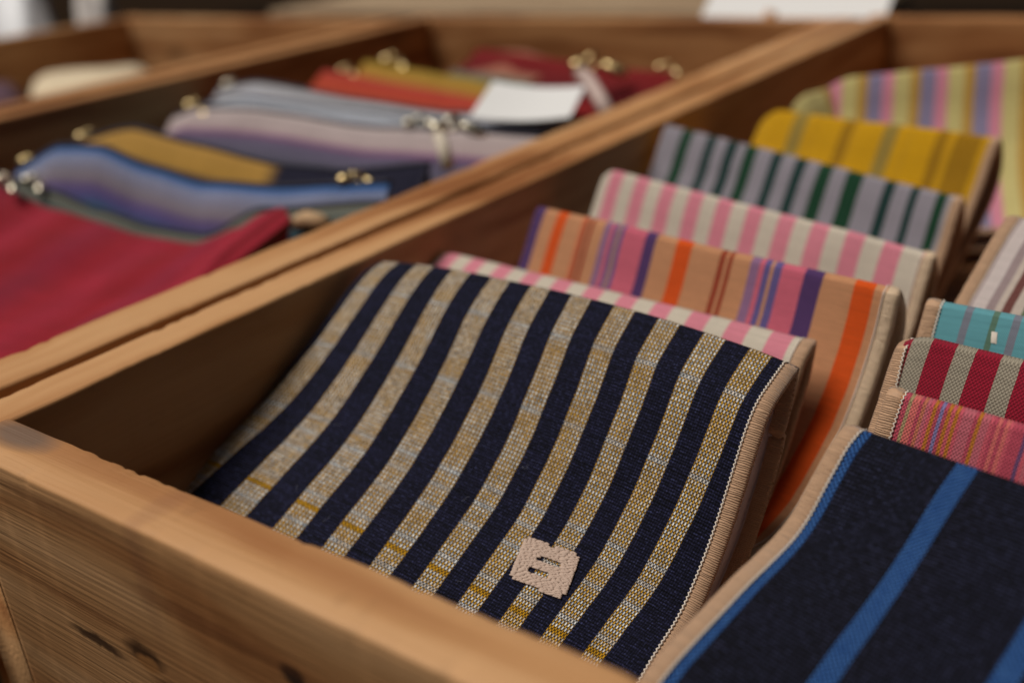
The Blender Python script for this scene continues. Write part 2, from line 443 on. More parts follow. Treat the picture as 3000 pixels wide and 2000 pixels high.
def extend(pts, total, ang_deg):
    """lengthen a profile to a total arc length, going down at the given lean"""
    _, L = resample(pts, 4)
    if L >= total:
        p, _ = resample(pts, 200); return p[:int(200 * total / L) + 1]
    a = math.radians(ang_deg); r = total - L; x, z = pts[-1]
    return pts + [(x + math.cos(a) * r * k / 4, z - math.sin(a) * r * k / 4) for k in range(1, 5)]

class Sheet:
    """cloth folded over a ridge from A to B; profiles are (forward, up) pairs from the ridge down the front"""
    def __init__(s, A, B, pl, pr, gap0=0.009, gap1=0.005, wrinkle=0.0006, seed=0, bow=0.0, top_round=0.0, ridge=None, straight=None):
        s.st = straight
        s.A, s.B = A, B; s.W = (B - A).length
        e = (B - A); eh = Vector((e.x, e.y, 0)).normalized()
        s.e = e.normalized(); s.h = Vector((eh.y, -eh.x, 0))
        pl, s.L = resample(smooth_poly(pl), 120); pr, s.Lr = resample(smooth_poly(pr), 120)
        s.rdecay = 0.6; s.seed = seed; s.wr = wrinkle; s.bow = bow; s.tr = top_round; s.ridge = ridge
        s.P = []
        for q in (pl, pr):
            front = q; n_ = len(q)
            back = []
            for i in range(n_):
                a = q[max(i - 2, 0)]; b = q[min(i + 2, n_ - 1)]
                t = (b[0] - a[0], b[1] - a[1]); l = math.hypot(*t) or 1
                nrm = (-t[1] / l, t[0] / l)       # outward: up/forward
                f = i / (n_ - 1); g = gap0 + (gap1 - gap0) * f
                g *= 1 - math.exp(-(i / 9.0))
                back.append((q[i][0] - nrm[0] * g, q[i][1] - nrm[1] * g))
            s.P.append((front, back))
    def prof(s, side, u):               # u in [-1, 1]
        arr = s.P[side][0] if u >= 0 else s.P[side][1]
        t = min(abs(u), 1.0) * (len(arr) - 1); k = min(int(t), len(arr) - 2); f = t - k
        return (arr[k][0] + (arr[k + 1][0] - arr[k][0]) * f, arr[k][1] + (arr[k + 1][1] - arr[k][1]) * f)
    def pos(s, x, u):                   # x 0..1 across, u -1..1 (0 = ridge)
        p = s.prof(0, u); q = s.prof(1, u)
        f = x * x * (3 - 2 * x) * 0.35 + x * 0.65
        hh = p[0] + (q[0] - p[0]) * f; zz = p[1] + (q[1] - p[1]) * f
        base = s.A + (s.B - s.A) * x
        w_ = s.wr * (noise.noise(Vector((x * 3.1 + s.seed, u * 2.2, s.seed * 1.7))) + 0.4 * noise.noise(Vector((x * 9 + s.seed, u * 7, 3.3))))
        if s.st:
            k = s.st(x); au = abs(u); F = s.prof(0, au), s.prof(1, au); E_ = s.prof(0, 1.0), s.prof(1, 1.0)
            fh = F[0][0] + (F[1][0] - F[0][0]) * f; fz = F[0][1] + (F[1][1] - F[0][1]) * f
            eh_ = E_[0][0] + (E_[1][0] - E_[0][0]) * f; ez = E_[0][1] + (E_[1][1] - E_[0][1]) * f
            hh += k * (eh_ * au - fh); zz += k * (ez * au - fz)
        if s.tr:
            d = max(0.0, 1 - x * s.W / s.tr); zz -= s.tr * 0.45 * d * d * (1 - abs(u)) ** 3
        zz += s.bow * math.sin(PI * x) * (1 - abs(u)) + w_ * 1.3
        hh += w_ * 1.2 + s.bow * 0.6 * math.sin(PI * x)
        if s.ridge: zz += s.ridge(x) * (1 - abs(u) * s.rdecay)
        return base + s.h * hh + Vector((0, 0, zz))
    def frame(s, x, u):
        e = 1e-3
        du = s.pos(x, u + e) - s.pos(x, u - e); dx = s.pos(min(x + e, 1), u) - s.pos(max(x - e, 0), u)
        N = du.cross(dx).normalized()
        return N, dx.normalized(), du.normalized()

E_stitch = None
def edging_mat(name, col):
    n = NT(name); s = n.sep(n.n('ShaderNodeUVMap').outputs[0])
    nz = n.noise(n.comb(n.m('MULTIPLY', s[0], 3), n.m('MULTIPLY', s[1], 900)), 1.0, 2)
    f = n.m('ADD', n.m('DIVIDE', s[1], 0.00055), n.m('MULTIPLY', nz, 1.6))
    r = n.m('MULTIPLY', n.m('ADD', 1.0, n.m('SINE', n.m('MULTIPLY', f, 2 * PI))), 0.5)
    r2 = n.noise(n.comb(n.m('MULTIPLY', s[0], 6), n.m('MULTIPLY', s[1], 6000)), 1.0, 2)
    grp = n.noise(n.comb(0.0, n.m('MULTIPLY', s[1], 700)), 1.0, 1)
    c = n.mix(n.m('MULTIPLY', grp, 0.9), tuple(v * 0.82 for v in col), tuple(min(1, v * 1.12) for v in col))
    n.link(n.mix(n.m('MULTIPLY', n.m('SUBTRACT', 1.0, r), 0.16), c, tuple(v * 0.5 for v in col)), n.b.inputs['Base Color'])
    n.link(n.bump(n.m('ADD', r, n.m('MULTIPLY', r2, 0.7)), 0.0003, 0.8), n.b.inputs['Normal'])
    n.b.inputs['Roughness'].default_value = 0.6; n.b.inputs['Specular IOR Level'].default_value = 0.3
    n.b.inputs['Sheen Weight'].default_value = 0.2
    return n.mat
def plain(name, col, rough=0.8, spec=0.2, bump_=0.0002, scale=900, metal=0.0, heather=0.15):
    n = NT(name); tc = n.n('ShaderNodeTexCoord').outputs['Object']
    z = n.noise(tc, scale, 3); z2 = n.noise(tc, scale / 20, 3)
    f = n.m('ADD', 1 - heather, n.m('MULTIPLY', n.m('ADD', z, z2), heather))
    n.link(n.mix(1.0, col, n.comb(f, f, f), 'MULTIPLY'), n.b.inputs['Base Color'])
    if bump_: n.link(n.bump(z, bump_, 0.8), n.b.inputs['Normal'])
    n.b.inputs['Roughness'].default_value = rough; n.b.inputs['Specular IOR Level'].default_value = spec; n.b.inputs['Metallic'].default_value = metal
    return n.mat
BEIGE = edging_mat('beige_overlock_thread', lin(198, 160, 128))
CREAM = edging_mat('cream_overlock_thread', lin(216, 190, 160))
THREAD = plain('white_seam_thread', lin(222, 212, 200), 0.6)
CHAIN = plain('beige_chain_thread', lin(150, 116, 86), 0.7)
LINING = plain('pale_lining_cloth', lin(214, 206, 212), 0.9, 0.1, 0.00015, 1500)

GUSSET = plain('pale_gusset_cloth', lin(226, 214, 220), 0.9, 0.1, 0.0002, 1200)
T = 0.0022
def pouch(label, sh, mat, edge='R', nx=70, nu=90, rc=0.014, detail=1, edge_mat=None, lf=1.0, inner=True, closed_other=True, ew=0.0042, umap=None):
    um = umap or (lambda x, u: x * sh.W)
    """cloth > edging, seam thread, chain stitch; lining"""
    edge_mat = edge_mat or BEIGE
    base = sh.pos(0.5, 1.0)
    root = thing('fabric_pouch', label, 'pouch', 'folded striped fabric pouches in the right crate')
    Ls = (sh.L + sh.Lr) / 2
    def inset(u):
        db = (1 - abs(u)) * Ls
        return 0 if db >= rc else rc - math.sqrt(max(0, rc * rc - (rc - db) ** 2))
    def xlim(u):
        i = inset(u) / sh.W
        return (i if 'L' in edge else 0.0, 1 - (i if 'R' in edge else 0.0))
    us = [-1 + 2 * k / nu for k in range(nu + 1)]
    # cluster rows near the fold
    us = [math.copysign(abs(u) ** 1.35, u) for u in us]
    rows = []; uvr = []; irows = []; iuv = []
    for u in us:
        a, b = xlim(u); row = []; uvx = []; ir = []; iu = []
        xs = [a + (b - a) * k / nx for k in range(nx + 1)]
        N0, X0_, _ = sh.frame(xs[0], u); N1, X1_, _ = sh.frame(xs[-1], u)
        if 'L' not in edge:
            for k in range(5, -1, -1):
                an = PI * k / 6 if k else 0
                if k: row.append(sh.pos(xs[0], u) + N0 * T / 2 * math.cos(an) - X0_ * T / 2 * math.sin(an)); uvx.append((um(0, max(u, 0.0)) - 0.0005 * k, u * Ls))
        for x in xs:
            N, _, _ = sh.frame(x, u); p = sh.pos(x, u)
            row.append(p + N * T / 2); uvx.append((um(x, max(u, 0.0)), u * Ls))
            ir.append(p - N * T / 2); iu.append((x * sh.W, u * Ls))
        if 'R' not in edge:
            for k in range(1, 6):
                an = PI * k / 6
                row.append(sh.pos(xs[-1], u) + N1 * T / 2 * math.cos(an) + X1_ * T / 2 * math.sin(an)); uvx.append((sh.W + 0.0005 * k, u * Ls))
        rows.append(row); uvr.append(uvx); irows.append(ir); iuv.append(iu)
    mb_ = MB(); mb_.grid(rows, uvr); mb_.build('outer_cloth', mat, root)
    mb_ = MB(); mb_.grid(irows, iuv); mb_.build('lining', LINING, root)
    for side in edge:
        if not detail: break
        xi = 0.017 if side == 'L' else 1 - 0.017; rows = []
        for k in range(61):
            u = 0.02 + 0.9 * k / 60; pf, pb_ = sh.pos(xi, u), sh.pos(xi, -u); r = []
            for q in range(9):
                f = q / 8; dent = math.sin(PI * f) * 0.0016
                r.append(pf.lerp(pb_, f) + sh.e * (-dent if side == 'R' else dent) + Vector((0, 0, 0.0006 * noise.noise(Vector((u * 14, f * 3, sh.seed))))))
            rows.append(r)
        mb_ = MB(); mb_.grid(rows); mb_.build('gusset', GUSSET, root)
    # edging path in (x, u)
    path = []
    for side in ('L', 'R'):
        if side not in edge: continue
        seg = []
        for k in range(241):
            u = 1 - 2 * k / 240
            a, b = xlim(u); seg.append((a if side == 'L' else b, u))
        other = 0.0 if 'L' not in edge or side == 'R' else 1.0
        x0 = seg[0][0]
        pre = [(0.5 + (x0 - 0.5) * k / 30, 1.0) for k in range(30)] if len(edge) == 2 else [((1 - k / 60) * (0.0 if side == 'R' else 1.0) + x0 * k / 60, 1.0) for k in range(60)]
        post = [(a_, -1.0) for a_, _ in pre][::-1]
        path.append(pre + seg + post)
    for seg in path:
        P = [sh.pos(x, u) for x, u in seg]; Nn = [sh.frame(x, u)[0] for x, u in seg]
        # drop nearly coincident points
        keep = [0]
        for i in range(1, len(P)):
            if (P[i] - P[keep[-1]]).length > 0.0006: keep.append(i)
        P = [P[i] for i in keep]; Nn = [Nn[i] for i in keep]
        mb_ = MB(); rws = []; uvw = []; Lc = 0; OUT = []; IN = []; TT = []
        n_ = 12
        for i in range(len(P)):
            t = (P[min(i + 1, len(P) - 1)] - P[max(i - 1, 0)]).normalized()
            N = (Nn[i] - t * Nn[i].dot(t)).normalized(); Bv = t.cross(N).normalized()
            c = sh.pos(0.5, seg[keep[i]][1]) - P[i]
            if Bv.dot(c) > 0: Bv = -Bv           # outward
            if i: Lc += (P[i] - P[i - 1]).length
            wv = 1 + 0.06 * noise.noise(Vector((Lc * 400, sh.seed, 0)))
            cc = P[i] - Bv * (ew * 0.5 - 0.0010)
            row = []
            for k in range(n_):
                a_ = 2 * PI * k / n_
                ca, sa = math.cos(a_), math.sin(a_)
                sc = 1.0 if ca > 0 else 0.85
                row.append(cc + Bv * (ew / 2) * math.copysign(abs(ca) ** 0.75, ca) * wv + N * 0.0016 * math.copysign(abs(sa) ** 0.6, sa))
            rws.append(row); uvw.append([(k / n_, Lc) for k in range(n_)])
            OUT.append(cc + Bv * ew / 2 * wv); IN.append(cc - Bv * ew / 2 + N * 0.0014); TT.append((t, N, Bv))
        mb_.grid(rws, uvw, close_u=True)
        eo = mb_.build('edging', edge_mat, root)
        if detail:
            # white seam thread zigzagging along the inner border of the edging
            z = []; Lc = 0; step = 0.00055; acc = 0; k = 0
            for i in range(1, len(IN)):
                d = IN[i] - IN[i - 1]; l = d.length
                while acc < l:
                    f = acc / l; p = IN[i - 1] + d * f; t, N, Bv = TT[i]
                    z.append(p + Bv * (0.00022 if k % 2 else -0.00018) + N * (0.00012 if k % 2 else -0.0001)); k += 1; acc += step
                acc -= l
            if len(z) > 3:
                mt = MB(); mt.tube(z, 0.00022, 5); mt.build('seam_thread', THREAD, eo)
        if detail > 1:
            mt = MB(); acc = 0; step = 0.0013
            for i in range(1, len(OUT)):
                d = OUT[i] - OUT[i - 1]; l = d.length
                while acc < l:
                    f = acc / l; p = OUT[i - 1] + d * f; t, N, Bv = TT[i]
                    j = random.uniform(0.8, 1.15)
                    for sgn in (1, -1):
                        mt.blob(p - Bv * 0.0004 + N * 0.0007 * sgn, ((t + Bv * 0.3).normalized() * 0.00058 * j, Bv * 0.00034 * j, N * 0.00042 * j), 6, 4)
                    acc += step
                acc -= l
            mt.build('chain_stitch', CHAIN, eo)
    return root

def profile_from(A, e, pts):
    """profile of a side edge, read where the photograph's edge crosses the upright plane through A"""
    eh = Vector((e.x, e.y, 0)).normalized(); h = Vector((eh.y, -eh.x, 0)); r = []
    for px, py in pts:
        X = on_plane(px, py, A, eh); r.append(((X - A).dot(h), X.z - A.z))
    return r

def shift(A, B, d=0.0037): return B + (B - A).normalized() * d
# --- navy pouch with beaded bands
A = at(1112, 776, -0.002); B = shift(A, at(2285, 1073, -0.004))
pl = profile_from(A, B - A, [(1112, 776), (1062, 806), (934, 985), (792, 1168), (692, 1268), (588, 1385), (550, 1440)])
pr = profile_from(at(2285, 1073, -0.004), B - A, [(2285, 1073), (2245, 1130), (2200, 1200), (2146, 1382), (2091, 1554), (2036, 1692), (1980, 1814), (1914, 1913)])
pl[0] = (0, 0); pr[0] = (0, 0)
pl = extend(pl, 0.118, 30); pr = extend(pr, 0.118, 26)
navy = Sheet(A, B, pl, pr, gap0=0.0165, gap1=0.012, seed=1.3, wrinkle=0.0005, straight=lambda x: 1.9 * x * (1 - x), ridge=lambda x: 0.0052 * (4 * max(0.0, x * (1 - x))) ** 0.7)
def navy_u(x, u):                    # the bands fan out slightly where the cloth was pulled
    return 0.0136 * (-0.411 + 9.273 * x + -0.124 * x * x + 0.968 * x ** 3 + -0.297 * u + -4.731 * u * x + 1.159 * u * u + 5.299 * u * x * x)
navy_root = pouch('navy pouch with ochre and white beaded stripes and a beige woven patch',
                  navy, navy_fabric(), 'R', nx=120, nu=140, detail=2, umap=navy_u)

# --- pouches behind it in the same row
STD = [(0, 0), (0.004, -0.006), (0.010, -0.018), (0.020, -0.031), (0.032, -0.042), (0.044, -0.049)]
def std(total, k=1.0, end=15): return extend([(a * k, b) for a, b in STD], total, end)
PK, CR_ = lin(226, 140, 158), lin(216, 206, 190)
pink_stops = lambda: [(0.0, CR_), (0.5, PK)]
A = at(1285, 735, -0.011); B = at(2378, 1004, -0.011)
s_ = Sheet(A, B, extend([(0, 0), (0.006, -0.002), (0.013, -0.008), (0.03, -0.024), (0.05, -0.036)], 0.088, 28), extend([(0, 0), (0.005, -0.003), (0.011, -0.012), (0.022, -0.030), (0.036, -0.045)], 0.088, 25), gap0=0.007, gap1=0.003, seed=2.2, top_round=0.008)
pouch('pink and cream striped pouch directly behind the navy one, only its top edge showing', s_,
      fabric('pink_cream_stripe_cloth', pink_stops(), W=s_.W, repeat=11.3, offset=0.1, pitch=(0.00055, 0.00055), gap=0.2), 'R', rc=0.012)

TAN = lin(206, 148, 108); OR = lin(226, 88, 24); PUR = lin(86, 58, 110); RST = lin(158, 66, 42); PNK = lin(214, 106, 128); LIL = lin(150, 112, 150); PER = lin(104, 92, 150)
OR2 = lin(216, 122, 84)
ostops = [(0.0, PUR), (0.028, TAN), (0.075, OR), (0.11, TAN), (0.165, OR2), (0.178, RST), (0.19, TAN), (0.198, RST), (0.21, TAN),
          (0.245, LIL), (0.262, PNK), (0.275, PER), (0.288, TAN), (0.296, PER), (0.306, PNK), (0.34, PNK), (0.375, PUR), (0.405, TAN),
          (0.462, OR), (0.505, TAN), (0.585, RST), (0.598, TAN), (0.606, RST), (0.62, TAN), (0.665, LIL), (0.69, PNK), (0.70, PER), (0.715, TAN), (0.725, PER), (0.745, PNK),
          (0.80, PUR), (0.84, TAN)]
# final orange stripe is in the second half of the cloth's own ramp
A = at(1580, 612, 0.0); B = shift(A, at(2594, 852, 0.0))
prr = profile_from(at(2594, 852, 0.0), B - A, [(2594, 852), (2560, 1000), (2490, 1200), (2420, 1340), (2340, 1480), (2260, 1570)]); prr[0] = (0, 0)
pll = profile_from(A, B - A, [(1580, 612), (1545, 690), (1515, 770)]); pll[0] = (0, 0)
s_ = Sheet(A, B, std(0.098), extend(prr, 0.098, 12), gap0=0.010, gap1=0.006, seed=3.7)
def orange_fabric(W):
    m_ = fabric('orange_purple_stripe_cloth', ostops, W=W, pitch=(0.00055, 0.0006), gap=0.25, heather=0.28)
    return m_
def add_stripe(mat, W, a, b, col):
    t = mat.node_tree; ramp = [x for x in t.nodes if x.type == 'VALTORGB'][0]; fac = ramp.inputs[0].links[0].from_socket
    g = t.nodes.new('ShaderNodeMath'); g.operation = 'COMPARE'; t.links.new(fac, g.inputs[0]); g.inputs[1].default_value = (a + b) / 2; g.inputs[2].default_value = (b - a) / 2
    mx = t.nodes.new('ShaderNodeMix'); mx.data_type = 'RGBA'; t.links.new(g.outputs[0], mx.inputs[0])
    dst = [l.to_socket for l in ramp.outputs[0].links]; t.links.new(ramp.outputs[0], mx.inputs[6]); mx.inputs[7].default_value = (*col, 1)
    for d in dst: t.links.new(mx.outputs[2], d)
om = orange_fabric(s_.W); add_stripe(om, s_.W, 0.915, 0.958, OR)
pouch('orange, tan and purple striped pouch with a curved cream edge', s_, om, 'R', nx=80, edge_mat=CREAM, rc=0.02, detail=1)

A = at(1775, 502, 0.0); B = shift(A, at(2700, 742, -0.008))
s_ = Sheet(A, B, std(0.095), std(0.095, 0.8), gap0=0.009, gap1=0.005, seed=5.1, top_round=0.006)
pouch('pink and cream striped pouch with a broad face, third behind the navy one', s_,
      fabric('pink_cream_wide_stripe_cloth', pink_stops(), W=s_.W, repeat=10.6, offset=0.15, pitch=(0.00055, 0.00055), gap=0.2), 'R', rc=0.014, edge_mat=CREAM)

GY = lin(154, 149, 160); GR = lin(22, 66, 44); GB = lin(26, 58, 56)
A = at(1955, 372, 0.0); B = shift(A, at(2790, 582, -0.012))
s_ = Sheet(A, B, std(0.095, 1.1), std(0.095, 0.9), gap0=0.010, gap1=0.006, seed=6.4)
gst = [(0.0, GY), (0.07, GR), (0.11, GY), (0.17, GB), (0.207, GY), (0.25, GB), (0.287, GY), (0.32, GR), (0.362, GY), (0.415, GB), (0.452, GY), (0.50, GB), (0.535, GY),
       (0.575, GR), (0.62, GY), (0.665, GR), (0.715, GY), (0.785, GB), (0.815, GY), (0.86, GB), (0.885, GY), (0.935, GR), (0.962, GY)]
pouch('lavender grey pouch with dark green stripes of uneven width', s_, fabric('green_grey_stripe_cloth', gst, W=s_.W, pitch=(0.0006, 0.0006), gap=0.2), 'R')

YE = lin(212, 160, 8); YD = lin(166, 122, 14); YG = lin(158, 134, 62); YO = lin(206, 156, 20)
A = at(2240, 322, -0.004); B = at(2925, 412, 0.0)
s_ = Sheet(A, B, std(0.10, 1.0), std(0.10, 0.75), gap0=0.010, gap1=0.007, seed=7.2, top_round=0.012)
yst = [(0.0, YE), (0.17, YG), (0.235, YE), (0.27, YO), (0.29, YE), (0.40, YD), (0.45, YO), (0.47, YE), (0.58, YG), (0.64, YE), (0.68, YO), (0.70, YE), (0.79, YD), (0.835, YO), (0.86, YD), (0.95, YO)]
pouch('mustard yellow pouch with faint olive lines, half hidden by the green striped one', s_, fabric('mustard_stripe_cloth', yst, W=s_.W, pitch=(0.0006, 0.0006), gap=0.2), 'R', detail=0)

LV = lin(140, 132, 164); PM = lin(214, 138, 160); PY = lin(206, 194, 130); GO = lin(190, 150, 72)
mst = [(0.0, LV), (0.22, PM), (0.44, PY), (0.74, GO), (0.93, LV)]
A = at(2405, 240, 0.002); B = at(3140, 168, 0.012)
s_ = Sheet(A, B, std(0.11, 1.0), std(0.11, 1.0), gap0=0.012, gap1=0.008, seed=8.8, top_round=0.018)
pouch('pastel pouch striped lavender, pink, lemon and gold, leaning at the back of the row', s_, fabric('pastel_stripe_cloth', mst, W=s_.W, repeat=4.6, pitch=(0.0006, 0.0006), gap=0.15), 'R', detail=0)
A = at(2330, 290, -0.003); B = at(2440, 262, -0.002)
s_ = Sheet(A, B, std(0.06), std(0.06), gap0=0.012, gap1=0.008, seed=9.5, top_round=0.01)
pouch('pale lemon pouch corner peeking out above the mustard pouch', s_, fabric('lemon_cloth', [(0.0, PY), (0.7, GO)], W=s_.W, pitch=(0.0006, 0.0006), gap=0.15), '', detail=0, nx=30)

# --- right row
DN = lin(24, 26, 42); BL = lin(44, 88, 150)
yaw = math.radians(-12)
A = at(2535, 1272, 0.0); B = A + Vector((math.cos(yaw), math.sin(yaw), 0)) * 0.135
pb = profile_from(A, B - A, [(2535, 1272), (2496, 1316), (2463, 1377), (2424, 1449), (2385, 1526), (2336, 1598), (2253, 1681), (2198, 1731), (2120, 1814), (2043, 1897), (1965, 1985)]); pb[0] = (0, 0)
pb = extend(pb, 0.100, 30)
s_ = Sheet(A - (B - A).normalized() * 0.0036, B, pb, pb, gap0=0.008, gap1=0.004, seed=10.1, wrinkle=0.0004, straight=lambda x: 0.85 * min(1.0, x / 0.22) ** 1.5)
def bluestripe():
    n = NT('navy_blue_stripe_cloth'); s = n.sep(n.n('ShaderNodeUVMap').outputs[0]); U, V = s[0], s[1]
    wob = n.noise(n.comb(n.m('MULTIPLY', U, 0.2), V), 60, 2); U = n.m('ADD', U, n.m('MULTIPLY', n.m('SUBTRACT', wob, 0.5), 0.0006))
    edgeb = n.m('LESS_THAN', U, 0.0054)
    k = n.m('SUBTRACT', U, 0.0235); mid = n.m('LESS_THAN', n.m('FRACT', n.m('DIVIDE', n.m('ADD', k, 0.0), 0.0240)), 0.17)
    mid = n.m('MULTIPLY', mid, n.m('GREATER_THAN', U, 0.02))
    band = n.m('MAXIMUM', edgeb, mid)
    a = n.m('DIVIDE', U, 0.0011); b = n.m('DIVIDE', V, 0.0012)
    l1 = lattice(n, a, b, 0.27, 0.36); l2 = lattice(n, n.m('ADD', a, 0.5), n.m('ADD', b, 0.5), 0.27, 0.36); l = n.m('MAXIMUM', l1, l2)
    ribs = n.m('MULTIPLY', n.m('ADD', 1.0, n.m('SINE', n.m('MULTIPLY', V, 2 * PI / 0.0009))), 0.5)
    gf = lattice(n, n.m('DIVIDE', U, 0.0009), n.m('DIVIDE', V, 0.0009), 0.5, 0.42)
    streak = n.noise(n.comb(n.m('MULTIPLY', U, 0.07), V), 900, 3, 0.7)
    fleck = n.noise(n.comb(n.m('MULTIPLY', U, 0.3), V), 2200, 1)
    dk = n.mix(n.m('MULTIPLY', n.m('SUBTRACT', streak, 0.38), 3.0, clamp=True), lin(8, 9, 19), lin(20, 21, 38))
    dk = n.mix(n.m('MULTIPLY', n.m('MULTIPLY', n.m('SUBTRACT', fleck, 0.45), gf), 3.0, clamp=True), dk, lin(48, 52, 80))
    bl = n.mix(n.m('GREATER_THAN', l, 0.30), lin(10, 24, 62), n.mix(n.noise(n.comb(U, V), 500, 2), lin(34, 80, 150), lin(74, 124, 190)))
    g = n.m('ADD', 0.45, n.m('MULTIPLY', gf, 0.9))
    col = n.mix(band, n.mix(1.0, dk, n.comb(g, g, g), 'MULTIPLY'), bl)
    n.link(col, n.b.inputs['Base Color'])
    h = n.m('ADD', n.m('MULTIPLY', band, l), n.m('MULTIPLY', n.m('SUBTRACT', 1.0, band), n.m('MULTIPLY', n.m('ADD', ribs, gf), 0.4)))
    n.link(n.bump(h, 0.00034, 1.0), n.b.inputs['Normal']); sheen(n, 0.0)
    return n.mat
pouch('dark navy pouch with bright blue stripes and a beige edge, frontmost on the right', s_, bluestripe(), 'L', nx=120, nu=140, detail=2)

# rose, crimson, teal, white-maroon and pastel pouches behind it
def right_pouch(label, p, z, yaw_d, mat, seed, k=1.0, detail=1, prof=None, tot=0.09, tr=0.0, ew=0.0044, gap0=0.008, em=None, zr=0.0, px=None):
    A = at(p[0], p[1], z); y = math.radians(yaw_d); B = A + Vector((math.cos(y), math.sin(y), zr)) * 0.135
    pr_ = prof or std(tot, k, 20)
    if px: pr_ = profile_from(A, B - A, px); pr_[0] = (0, 0); pr_ = extend(pr_, tot, 35)
    s = Sheet(A, B, pr_, pr_, gap0=gap0, gap1=0.004, seed=seed, top_round=tr)
    return pouch(label, s, mat, 'L', nx=60, detail=detail, ew=ew, edge_mat=em), s
ROSE = [(0.0, lin(206, 92, 108)), (0.22, lin(196, 104, 118)), (0.40, lin(186, 76, 96)), (0.55, lin(214, 112, 108)), (0.66, lin(194, 116, 90)), (0.73, lin(198, 44, 52)), (0.79, lin(190, 120, 42)), (0.85, lin(110, 74, 116)), (0.90, lin(168, 148, 110)), (0.95, lin(130, 124, 172))]
rose = fabric('rose_pinstripe_cloth', ROSE, random_cols=0.0008, pitch=(0.0008, 0.0010), gap=0.45, depth=0.00028)
right_pouch('rose pouch of many thin pink, red and violet lines, behind the blue striped one', (2612, 1148), -0.002, -9, rose, 11.3, detail=1, k=0.9)
CRM = lin(150, 26, 50); GRY = lin(158, 150, 134)
cst = [(0.0, GRY), (0.058, CRM), (0.15, GRY), (0.235, CRM), (0.335, GRY), (0.42, CRM), (0.52, GRY), (0.6, CRM), (0.7, GRY), (0.8, CRM), (0.9, GRY)]
cst = [(0.0, GRY), (0.072, CRM), (0.135, GRY), (0.185, CRM), (0.25, GRY), (0.30, CRM), (0.365, GRY), (0.42, CRM), (0.485, GRY), (0.54, CRM), (0.6, GRY), (0.65, CRM)]
right_pouch('crimson and heather grey broad striped pouch behind the rose one', (2645, 982), 0.001, -9, fabric('crimson_grey_stripe_cloth', [(0.0, CRM), (0.56, GRY)], W=0.135, repeat=13, offset=0.25, pitch=(0.0009, 0.0011), gap=0.4, heather=0.35, depth=0.00025), 12.1, tr=0.008)
TL = lin(102, 166, 178); TG = lin(128, 132, 146); TO = lin(96, 128, 110); TD = lin(66, 128, 146)
tst = [(0.0, TL), (0.095, TG), (0.115, TL), (0.165, TO), (0.18, TL), (0.215, TG), (0.235, TL), (0.33, TD), (0.345, TL), (0.44, lin(120, 140, 90)), (0.455, TL), (0.6, TG), (0.62, TL), (0.8, TO), (0.82, TL)]
teal_root, teal = right_pouch('light teal pouch with thin grey and olive lines behind the crimson one', (2726, 890), 0.0, -5, fabric('teal_line_cloth', tst, W=0.135, repeat=1.4, pitch=(0.0006, 0.0006), gap=0.2), 13.9, detail=1)
WH = lin(200, 186, 176); MR = lin(126, 78, 74); WB = lin(176, 156, 134); GN = lin(100, 126, 92); W2 = lin(208, 196, 194); W3 = lin(176, 156, 158)
wst = [(0.0, WB), (0.05, lin(150, 124, 104)), (0.06, WH), (0.09, W3), (0.10, W2), (0.15, W3), (0.18, WH), (0.205, MR), (0.235, WH), (0.27, GN), (0.285, WH), (0.33, MR), (0.34, W2), (0.5, MR), (0.53, WH), (0.7, GN), (0.72, WH), (0.85, MR), (0.88, WH)]
right_pouch('cream pouch with maroon and green lines, tallest behind the teal one', (2960, 640), 0.006, -12, fabric('cream_maroon_line_cloth', [(p_, tuple(v * 0.8 for v in c_) if c_ in (WB, W3, MR, GN) else c_) for p_, c_ in wst], W=0.135, repeat=1.7, offset=0.05, pitch=(0.0006, 0.0006), gap=0.15), 14.4, detail=0, tot=0.10, px=[(2960, 640), (2925, 690), (2870, 780), (2820, 870), (2775, 960)])
right_pouch('second pastel pouch striped gold and lavender at the right border', (3010, 215), 0.0, -10, fabric('gold_lavender_stripe_cloth', [(0.0, GO), (0.3, LV), (0.55, PM), (0.8, PY)], W=0.135, repeat=4.0, offset=0.9, pitch=(0.0006, 0.0006), gap=0.15), 15.2, detail=0)

# small white mark woven into the teal pouch is added below with the patch

# --- woven patch on the navy pouch
def find_param(sh, px, py, ulo=0.05):
    best = None
    for i in range(61):
        for j in range(121):
            x = i / 60; u = ulo + (1 - ulo) * j / 120
            q = pix(sh.pos(x, u)); d = (q[0] - px) ** 2 + (q[1] - py) ** 2
            if best is None or d < best[0]: best = (d, x, u)
    return best[1], best[2]
pc = [find_param(navy, *q) for q in ((1546, 1584), (1708, 1636), (1648, 1764), (1491, 1701))]
PATCH = [".######..######.",
         "################",
         "################",
         "################",
         "################",
         "######......####",
         "#####.......####",
         "################",
         "################",
         "################",
         "####......######",
         "####......######",
         "################",
         "################",
         "################",
         ".##############.",
         ".........######."]
def patch_pos(a, b):
    x = (pc[0][0] * (1 - a) + pc[1][0] * a) * (1 - b) + (pc[3][0] * (1 - a) + pc[2][0] * a) * b
    u = (pc[0][1] * (1 - a) + pc[1][1] * a) * (1 - b) + (pc[3][1] * (1 - a) + pc[2][1] * a) * b
    N, _, _ = navy.frame(x, u)
    return navy.pos(x, u) + N * (T / 2), N
mt = MB(); R_ = len(PATCH); K_ = len(PATCH[0])
